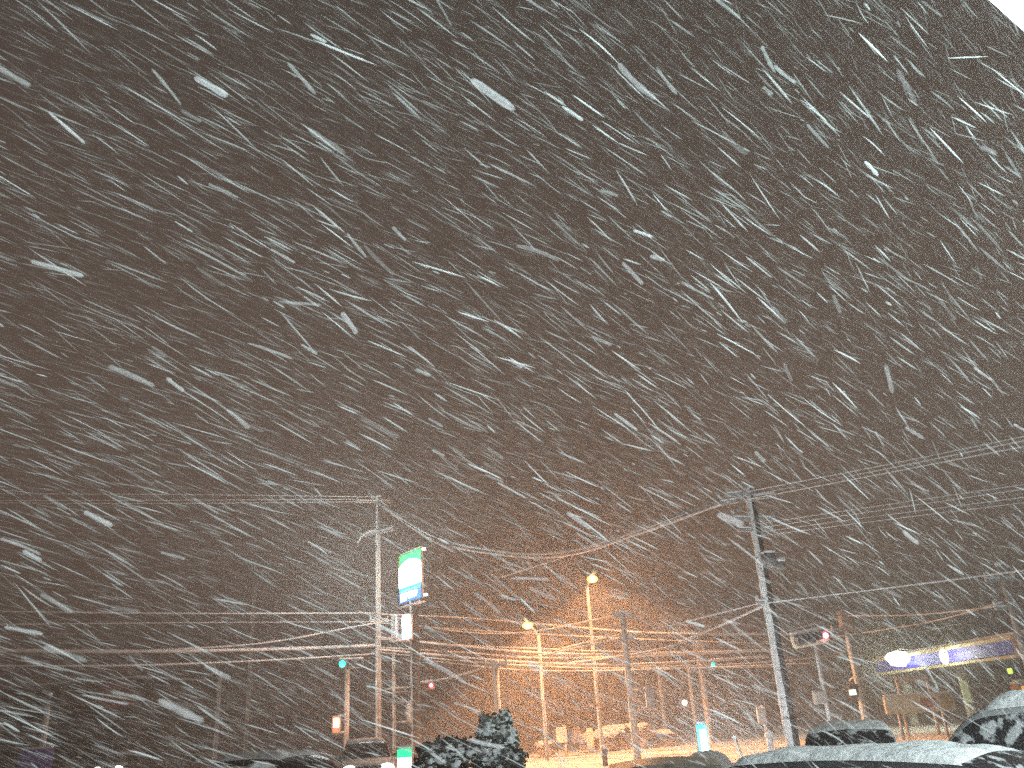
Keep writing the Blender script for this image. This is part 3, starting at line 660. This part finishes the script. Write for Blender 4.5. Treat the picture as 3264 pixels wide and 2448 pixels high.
    if snow > 0:
        patch(ws - .02, rs + .01, .325, .675, 22, 26, .003, .5, snow, seed=L).build('roof_snow', SNOW, o, True)
        patch(.015, hood + .01, .16, .84, 14, 20, .003, .5, snow * .9, seed=L + 2).build('bonnet_snow', SNOW, o, True)
        if kind == 'sedan': patch(re, .985, .2, .8, 8, 16, .003, .5, snow * .9, seed=4).build('boot_snow', SNOW, o, True)
        if side_snow: patch(.05, .95, .02, .165, 40, 8, .008, 0, 0).build('side_snow', CRUST, o, True)
    o.location = (pos[0], pos[1], 0.0); o.rotation_euler = (0, 0, ang)
    return o
nang = math.atan2(N.y, N.x) - math.pi / 2       # +y of the car (its tail) points away from the shop
car('near dark car with a blazing white snow-covered roof, bottom right of centre', (3.0, 6.9), nang + .08, (.05, .05, .055), L=3.6, W=1.52, H=1.315, snow=.04, kind='hatch', glass=GLASS)
car('grey van-like car plastered with snow at the right edge, side windows showing', (5.1, 8.75), nang + math.pi + .15, (.34, .36, .37), L=4.2, W=1.70, H=1.60, snow=.09, kind='hatch', glass=GLASS, side_snow=True)
p = at(2112, 2430, 9.4)
car('smooth dim grey car roof barely dusted with snow, left of the blazing white roof', (p.x, p.y), -.14, (.30, .27, .22), L=3.8, W=1.46, H=1.25, snow=.0, kind='sedan', glass=mat('dusted_glass', (.12, .105, .09), .6, col2=(.30, .27, .23), scale=5))
p = at(900, 2400, 17.5)
car('dark car under a thin snow line, low in the left half beside a headlight glare', (p.x, p.y), nang + .55, (.03, .03, .035), L=4.3, W=1.7, H=1.40, snow=.07, kind='sedan', glass=GLASS2)
p = at(2705, 2330, 14.5)
car('small snow-caked van beyond the blazing white roof, its bonnet white', (p.x, p.y), -.35, (.33, .34, .36), L=3.3, W=1.46, H=1.34, snow=.05, kind='van', glass=GLASS, side_snow=True)
p = at(1050, 2430, 29)
car('dark car with a glaring white headlight behind the left signal post', (p.x + .75, p.y + 2.1), .22, (.02, .04, .045), L=4.2, W=1.68, H=1.42, snow=.07, kind='hatch', glass=GLASS2, name='waiting_car', headl=(1, .93, .82), group=None)
p = at(300, 2430, 58)
car('distant car with warm headlights at the far left edge of the road', (p.x + .45, p.y + 2.2), .15, (.05, .05, .05), L=4.2, W=1.68, H=1.45, snow=.07, kind='hatch', glass=GLASS2, name='distant_car', headl=(1, .93, .82), group=None)
# snow heaps
def heap(label, px, py, dist, r, seed):
    p = at(px, py, dist); o = empty('snow_heap', (p.x, p.y, 0), label, 'snow heap')
    MB().blob((p.x, p.y, p.z - r[2]), r, seed, .18, 28, 16).build('heap', SNOW, o, True)
heap('grey rounded heap of snow in the bottom left quarter, left of the dark car', 780, 2432, 12.5, (1.15, 1.0, 1.35), 3)
heap('white snow heap added for the ground glow in front of the teal edged sign', 2248, 2398, 25, (.9, .7, .6), 6)  # mound added to carry the white glow on the ground below the sign

# ------------------------------------------------------------------ overhead wires
WIRE = mat('snow_laden_cable', (.70, .70, .70), .9, col2=(.5, .5, .5), scale=3)
def crom(P, n=10):
    out = []
    for i in range(len(P) - 1):
        p0 = P[max(0, i - 1)]; p1 = P[i]; p2 = P[i + 1]; p3 = P[min(len(P) - 1, i + 2)]
        for k in range(n):
            t = k / n
            out.append(.5 * ((2 * p1) + (p2 - p0) * t + (2 * p0 - 5 * p1 + 4 * p2 - p3) * t * t + (3 * p1 - p0 - 3 * p2 + p3) * t ** 3))
    return out + [P[-1]]
K_ = 3264 / 2212
def wire(label, pts, r):
    """pts: (x, y, distance) in photo pixels at the 2212 wide scale"""
    P = crom([at(x * K_, y * K_, dd) for x, y, dd in pts], 14)
    rads = [r * 1.35 * (1 + .35 * noise.noise(Vector((q.x * .9, q.y * .9, r * 99)))) for q in P]
    o = MB().tube(P, rads, 6).build('overhead_wire', WIRE, None, True)
    tag(o, label, 'wire', 'snow-laden overhead wires')
t_, m_, k_ = .022, .032, .048
WIRES = [
 ('topmost faint thin wire running in from the left edge to the tall pale pole', [(-30, 1066, 46), (400, 1068, 46), (812, 1073, 46)], t_),
 ('second of the faint high thin wires from the left edge to the tall pale pole', [(-30, 1081, 46), (400, 1080, 46), (812, 1078, 46)], t_),
 ('third, lowest of the faint high thin wires left of the tall pale pole', [(-30, 1086, 47), (400, 1087, 47), (812, 1083, 47)], t_),
 ('upper of the two sagging cables slung between tall pale pole and big dark pole', [(815, 1085, 46), (940, 1160, 43), (1100, 1193, 39), (1230, 1190, 36), (1380, 1143, 33), (1590, 1066, 29)], k_ * 1.0),
 ('lower of the two sagging cables slung between tall pale pole and big dark pole', [(820, 1090, 46), (940, 1168, 43), (1100, 1200, 39), (1230, 1198, 36), (1380, 1152, 33), (1575, 1082, 29)], k_ * 1.0),
 ('faint thin wire rising across the sky below the sagging double cable', [(1080, 1248, 42), (1250, 1192, 36), (1590, 1070, 29)], t_),
 ('topmost wire climbing from the big dark pole to the right edge', [(1600, 1064, 29), (1900, 1006, 24), (2240, 936, 20)], t_ * .8),
 ('second wire climbing from the big dark pole top to the right edge', [(1615, 1070, 29), (1900, 1015, 24), (2240, 945, 20)], t_ * .8),
 ('third wire climbing from the big dark pole top to the right edge', [(1605, 1080, 29), (1900, 1024, 24), (2240, 958, 20)], t_ * .8),
 ('first of the lower set of thin wires right of the big dark pole', [(1640, 1131, 29), (1900, 1092, 24), (2240, 1042, 20)], t_ * .5),
 ('second of the lower set of thin wires right of the big dark pole', [(1640, 1140, 29), (1900, 1102, 24), (2240, 1052, 20)], t_ * .5),
 ('third of the lower set of thin wires right of the big dark pole', [(1640, 1149, 29), (1900, 1114, 24), (2240, 1070, 20)], t_ * .5),
 ('fourth, lowest of the lower set of thin wires right of the big dark pole', [(1640, 1158, 29), (1900, 1124, 24), (2240, 1082, 20)], t_ * .5),
 ('straight pale wire at mid height from the left edge to the tall pale pole', [(-30, 1320, 44), (400, 1325, 44), (812, 1324, 46)], m_),
 ('fainter wire just below the straight pale one on the left', [(-30, 1349, 46), (400, 1345, 46), (812, 1343, 46)], t_),
 ('thick pale double cable low across the left side', [(-30, 1404, 42), (300, 1407, 42), (600, 1402, 44), (812, 1394, 46)], k_ * 1.25),
 ('slanting wire rising from the thick left cable to the sign pole', [(250, 1408, 43), (550, 1391, 44), (760, 1355, 45), (898, 1330, 45.5)], m_),
 ('lowest pale wire across the left side under the thick cable', [(-30, 1438, 42), (300, 1437, 42), (600, 1425, 44), (812, 1412, 46)], m_),
 ('topmost yellow-lit wire passing just above the lower street lamp', [(812, 1326, 46), (1000, 1334, 45), (1140, 1345, 42), (1400, 1366, 40), (1700, 1371, 42)], m_),
 ('second yellow-lit wire passing just under the lower street lamp', [(812, 1345, 46), (960, 1357, 45), (1140, 1368, 42), (1400, 1381, 40), (1700, 1392, 42)], t_),
 ('thin wire dipping under the lower street lamp from the sign pole', [(905, 1352, 45), (1030, 1367, 43), (1150, 1364, 41), (1343, 1326, 35)], t_),
 ('topmost of the bright bundle of wires below the street lamps', [(812, 1380, 46), (1000, 1394, 44), (1150, 1400, 41), (1350, 1408, 38), (1700, 1405, 42)], m_ * .8),
 ('thick bright wire, second of the bundle below the street lamps', [(812, 1376, 45), (960, 1392, 44), (1150, 1409, 40), (1350, 1414, 38), (1660, 1405, 40)], k_ * .9),
 ('third wire of the bright bundle below the street lamps', [(812, 1398, 46), (1000, 1409, 44), (1150, 1420, 41), (1400, 1417, 39), (1700, 1403, 42)], m_),
 ('thick fourth wire of the bright bundle below the street lamps', [(812, 1402, 45), (960, 1416, 44), (1130, 1430, 40), (1350, 1436, 38), (1660, 1418, 42)], k_ * .9),
 ('fifth wire of the bright bundle, thin and slightly sagging', [(812, 1408, 46), (960, 1424, 44), (1130, 1437, 41), (1350, 1444, 39), (1660, 1440, 42)], m_ * .8),
 ('lowest wire of the bright bundle below the street lamps', [(905, 1424, 45), (1130, 1447, 42), (1400, 1446, 41), (1760, 1432, 44)], t_),
 ('wire rising rightward from the bundle to the big dark pole, upper one', [(1140, 1422, 40), (1330, 1380, 36), (1500, 1338, 32), (1645, 1302, 29)], t_),
 ('thick wire rising rightward from the bundle to the big dark pole', [(1180, 1438, 40), (1400, 1408, 35), (1530, 1362, 32), (1650, 1308, 29)], k_ * .7),
 ('wire rising from the bundle to the grey signal-box pole', [(1200, 1404, 40), (1280, 1384, 37), (1352, 1368, 35)], t_),
 ('wire leaving the top of the grey signal-box pole and sagging rightward', [(1345, 1326, 35), (1450, 1356, 36), (1560, 1371, 37), (1700, 1362, 39), (1825, 1325, 42)], m_ * .8),
 ('thin wire from the signal-box pole to the reddish pole by the blue fascia', [(1345, 1330, 35), (1500, 1366, 37), (1660, 1368, 39), (1830, 1372, 42)], t_),
 ('sagging wire from the sign pole up to the short yellow-lit pole', [(905, 1476, 43), (980, 1462, 41), (1075, 1434, 37)], m_),
 ('wire rising right from the middle of the big dark pole to the right edge', [(1650, 1303, 29), (1900, 1272, 26), (2240, 1228, 22)], m_ * .6),
 ('wire running right from the reddish pole above the blue fascia', [(1825, 1330, 42), (1980, 1328, 38), (2170, 1308, 31)], t_),
 ('slanting wire above the blue fascia rising to the right edge pole', [(1800, 1376, 44), (2000, 1345, 38), (2165, 1300, 31)], t_),
 ('bright greenish wire just above the floodlight of the blue fascia', [(1800, 1412, 46), (1900, 1390, 48), (2000, 1362, 50), (2080, 1345, 52)], t_ * 1.3),
 ('low wire crossing rightward behind the big dark pole at signal height', [(1345, 1440, 38), (1600, 1434, 42), (1850, 1412, 46)], t_),
]
for wdef in WIRES: wire(*wdef)

# ------------------------------------------------------------------ falling snow: long thin wind-drawn flecks, real 3D, thousands
def falling_snow():
    r_s = np.random.default_rng(5)
    rt, up, fw, eye = map(np.array, (RT, UP, FW, EYE))
    v0 = np.array(ray(5800, 3150))                         # wind carries the snow away, right and down
    def sample(n, dmin, dmax, ex=.30):
        u = r_s.uniform(-ex, 1 + ex, n) * 3264 - CX; v = r_s.uniform(-ex, 1 + ex * .3, n) * 2448 - CY
        dp = (r_s.uniform(dmin ** 3, dmax ** 3, n)) ** (1 / 3)
        c = eye + (fw[None] + rt[None] * (u / FPX)[:, None] - up[None] * (v / FPX)[:, None]) * dp[:, None]
        ok = (c[:, 2] > .15) & (c[:, 2] < 24)
        rel = c - np.array(E0)[None]
        ok &= (rel @ np.array(N)) > .12                    # no snow under the porch
        return c[ok], dp[ok]
    V = []; F = []; ALP = []; nv = 0
    def streaks(c, dp, spread, Ls, rs, al, rings, prof, sides, bend=0.0, bead=0.0):
        nonlocal nv
        n = len(c)
        d = v0[None] + r_s.normal(0, 1, (n, 3)) * spread
        d[:, 2] -= .40 * np.clip(1 - c[:, 2] / 5.5, 0, 1)          # flecks drop more steeply near the ground
        # gusts: neighbouring flecks share a swirl
        ph = c * .35
        d += .05 * np.stack([np.sin(ph[:, 1] * 1.7 + ph[:, 2]), np.cos(ph[:, 0] * 1.3 + ph[:, 2] * 1.1), np.sin(ph[:, 0] + ph[:, 1] * .9)], 1)
        d /= np.linalg.norm(d, axis=1)[:, None]
        a = np.cross(d, r_s.normal(0, 1, (n, 3))); a /= np.linalg.norm(a, axis=1)[:, None]; b = np.cross(d, a)
        vs = np.zeros((n, len(rings), sides, 3))
        bd = r_s.normal(0, bend, n)
        for i, (s, q) in enumerate(zip(rings, prof)):
            rr = rs * q * (1 + (r_s.uniform(-bead, bead, n) if 0 < i < len(rings) - 1 else 0))
            cen = c + d * (s * Ls)[:, None] + a * (bd * Ls * (s * s - .1))[:, None]
            for k in range(sides):
                an = 2 * math.pi * k / sides
                vs[:, i, k] = cen + (a * math.cos(an) + b * math.sin(an)) * rr[:, None]
        V.append(vs.reshape(-1, 3)); m = len(rings) * sides
        base = nv + np.arange(n)[:, None, None] * m
        q = np.array([[i * sides + k, i * sides + (k + 1) % sides, (i + 1) * sides + (k + 1) % sides, (i + 1) * sides + k] for i in range(len(rings) - 1) for k in range(sides)])
        F.append((base + q[None]).reshape(-1, 4))
        aa = np.repeat(al[:, None], m, 1).reshape(n, len(rings), sides)
        e = np.ones(len(rings)); e[0] = .4; e[-1] = .4
        aa = aa * e[None, :, None] * r_s.uniform(1 - bead, 1 + bead * .4, (n, len(rings), 1))
        ALP.append(aa.reshape(-1)); nv += n * m
    # far, middle, near
    c, dp = sample(NFAR, 7.5, 30); n = len(c)
    streaks(c, dp, .09, r_s.uniform(.18, .44, n), r_s.uniform(.0030, .0062, n) * (.7 + dp / 40), np.clip(r_s.lognormal(-1.05, .6, n), .07, 1), (-.5, 0, .5), (.45, 1, .45), 4)
    c, dp = sample(NMID, 3.2, 7.5); n = len(c)
    streaks(c, dp, .13, r_s.uniform(.12, .30, n), r_s.uniform(.0024, .0055, n), np.clip(r_s.lognormal(-1.2, .6, n), .08, 1), (-.5, -.25, 0, .25, .5), (.35, 1, 1, 1, .35), 6, .05, .2)
    c, dp = sample(NNEAR, 1.7, 3.4); n = len(c)
    streaks(c, dp, .18, r_s.uniform(.06, .15, n), r_s.uniform(.003, .0085, n), np.clip(r_s.lognormal(-1.55, .5, n), .08, .7), (-.5, -.44, -.3, -.15, 0, .15, .3, .44, .5), (.35, .85, 1, 1, 1, 1, 1, .85, .35), 8, .07, .22)
    c, dp = sample(650, 3.5, 11); n = len(c)          # compact flakes, more opaque than the rest to look brighter
    streaks(c, dp, .12, r_s.uniform(.05, .13, n), r_s.uniform(.0045, .0080, n) * (.6 + dp / 12), r_s.uniform(.45, 1, n), (-.5, -.25, 0, .25, .5), (.5, .9, 1, .9, .5), 6, .04, .1)
    V_ = np.concatenate(V).astype(np.float32); F_ = np.concatenate(F).astype(np.int32); A_ = np.concatenate(ALP).astype(np.float32)
    me = bpy.data.meshes.new('falling_snow'); me.vertices.add(len(V_)); me.vertices.foreach_set('co', V_.ravel())
    me.loops.add(F_.size); me.loops.foreach_set('vertex_index', F_.ravel())
    me.polygons.add(len(F_)); me.polygons.foreach_set('loop_start', np.arange(0, F_.size, 4, dtype=np.int32))
    me.polygons.foreach_set('loop_total', np.full(len(F_), 4, np.int32))
    me.polygons.foreach_set('use_smooth', np.ones(len(F_), bool)); me.update()
    at_ = me.attributes.new('fleck_opacity', 'FLOAT', 'POINT'); at_.data.foreach_set('value', A_)
    m = bpy.data.materials.new('airborne_snow'); m.use_nodes = True; t = m.node_tree; t.nodes.clear()
    out = t.nodes.new('ShaderNodeOutputMaterial'); mix = t.nodes.new('ShaderNodeMixShader'); tr = t.nodes.new('ShaderNodeBsdfTransparent')
    df = t.nodes.new('ShaderNodeBsdfDiffuse'); tl = t.nodes.new('ShaderNodeBsdfTranslucent'); m2 = t.nodes.new('ShaderNodeMixShader')
    for q in (df, tl): q.inputs['Color'].default_value = (.88, .91, .93, 1)
    m2.inputs['Fac'].default_value = .45
    lw = t.nodes.new('ShaderNodeLayerWeight'); lw.inputs['Blend'].default_value = .5
    inv = t.nodes.new('ShaderNodeMath'); inv.operation = 'SUBTRACT'; inv.inputs[0].default_value = 1.0
    atn = t.nodes.new('ShaderNodeAttribute'); atn.attribute_name = 'fleck_opacity'
    mu = t.nodes.new('ShaderNodeMath'); mu.operation = 'MULTIPLY'; mu.use_clamp = True
    t.links.new(lw.outputs['Facing'], inv.inputs[1]); t.links.new(inv.outputs[0], mu.inputs[0]); t.links.new(atn.outputs['Fac'], mu.inputs[1])
    t.links.new(df.outputs[0], m2.inputs[1]); t.links.new(tl.outputs[0], m2.inputs[2])
    t.links.new(mu.outputs[0], mix.inputs['Fac']); t.links.new(tr.outputs[0], mix.inputs[1]); t.links.new(m2.outputs[0], mix.inputs[2])
    t.links.new(mix.outputs[0], out.inputs['Surface'])
    me.materials.append(m)
    o = bpy.data.objects.new('falling_snow', me); C.objects.link(o)
    tag(o, 'wind-driven snow streaking down across the whole night sky', 'falling snow', kind='stuff')
NFAR, NMID, NNEAR = 145000, 9500, 320
falling_snow()

# ------------------------------------------------------------------ snow-filled air
hz = MB().box((0, 40, 13), (640, 640, 28)).build('haze', bpy.data.materials.new('snowy_air'))
tag(hz, 'pale snowy air filling the whole scene', 'haze', kind='stuff')
m = hz.data.materials[0]; m.use_nodes = True; t = m.node_tree; t.nodes.clear()
out = t.nodes.new('ShaderNodeOutputMaterial'); pv = t.nodes.new('ShaderNodeVolumePrincipled')
pv.inputs['Color'].default_value = (.95, .91, .88, 1); pv.inputs['Density'].default_value = 0.0072; pv.inputs['Anisotropy'].default_value = 0.45
t.links.new(pv.outputs[0], out.inputs['Volume'])
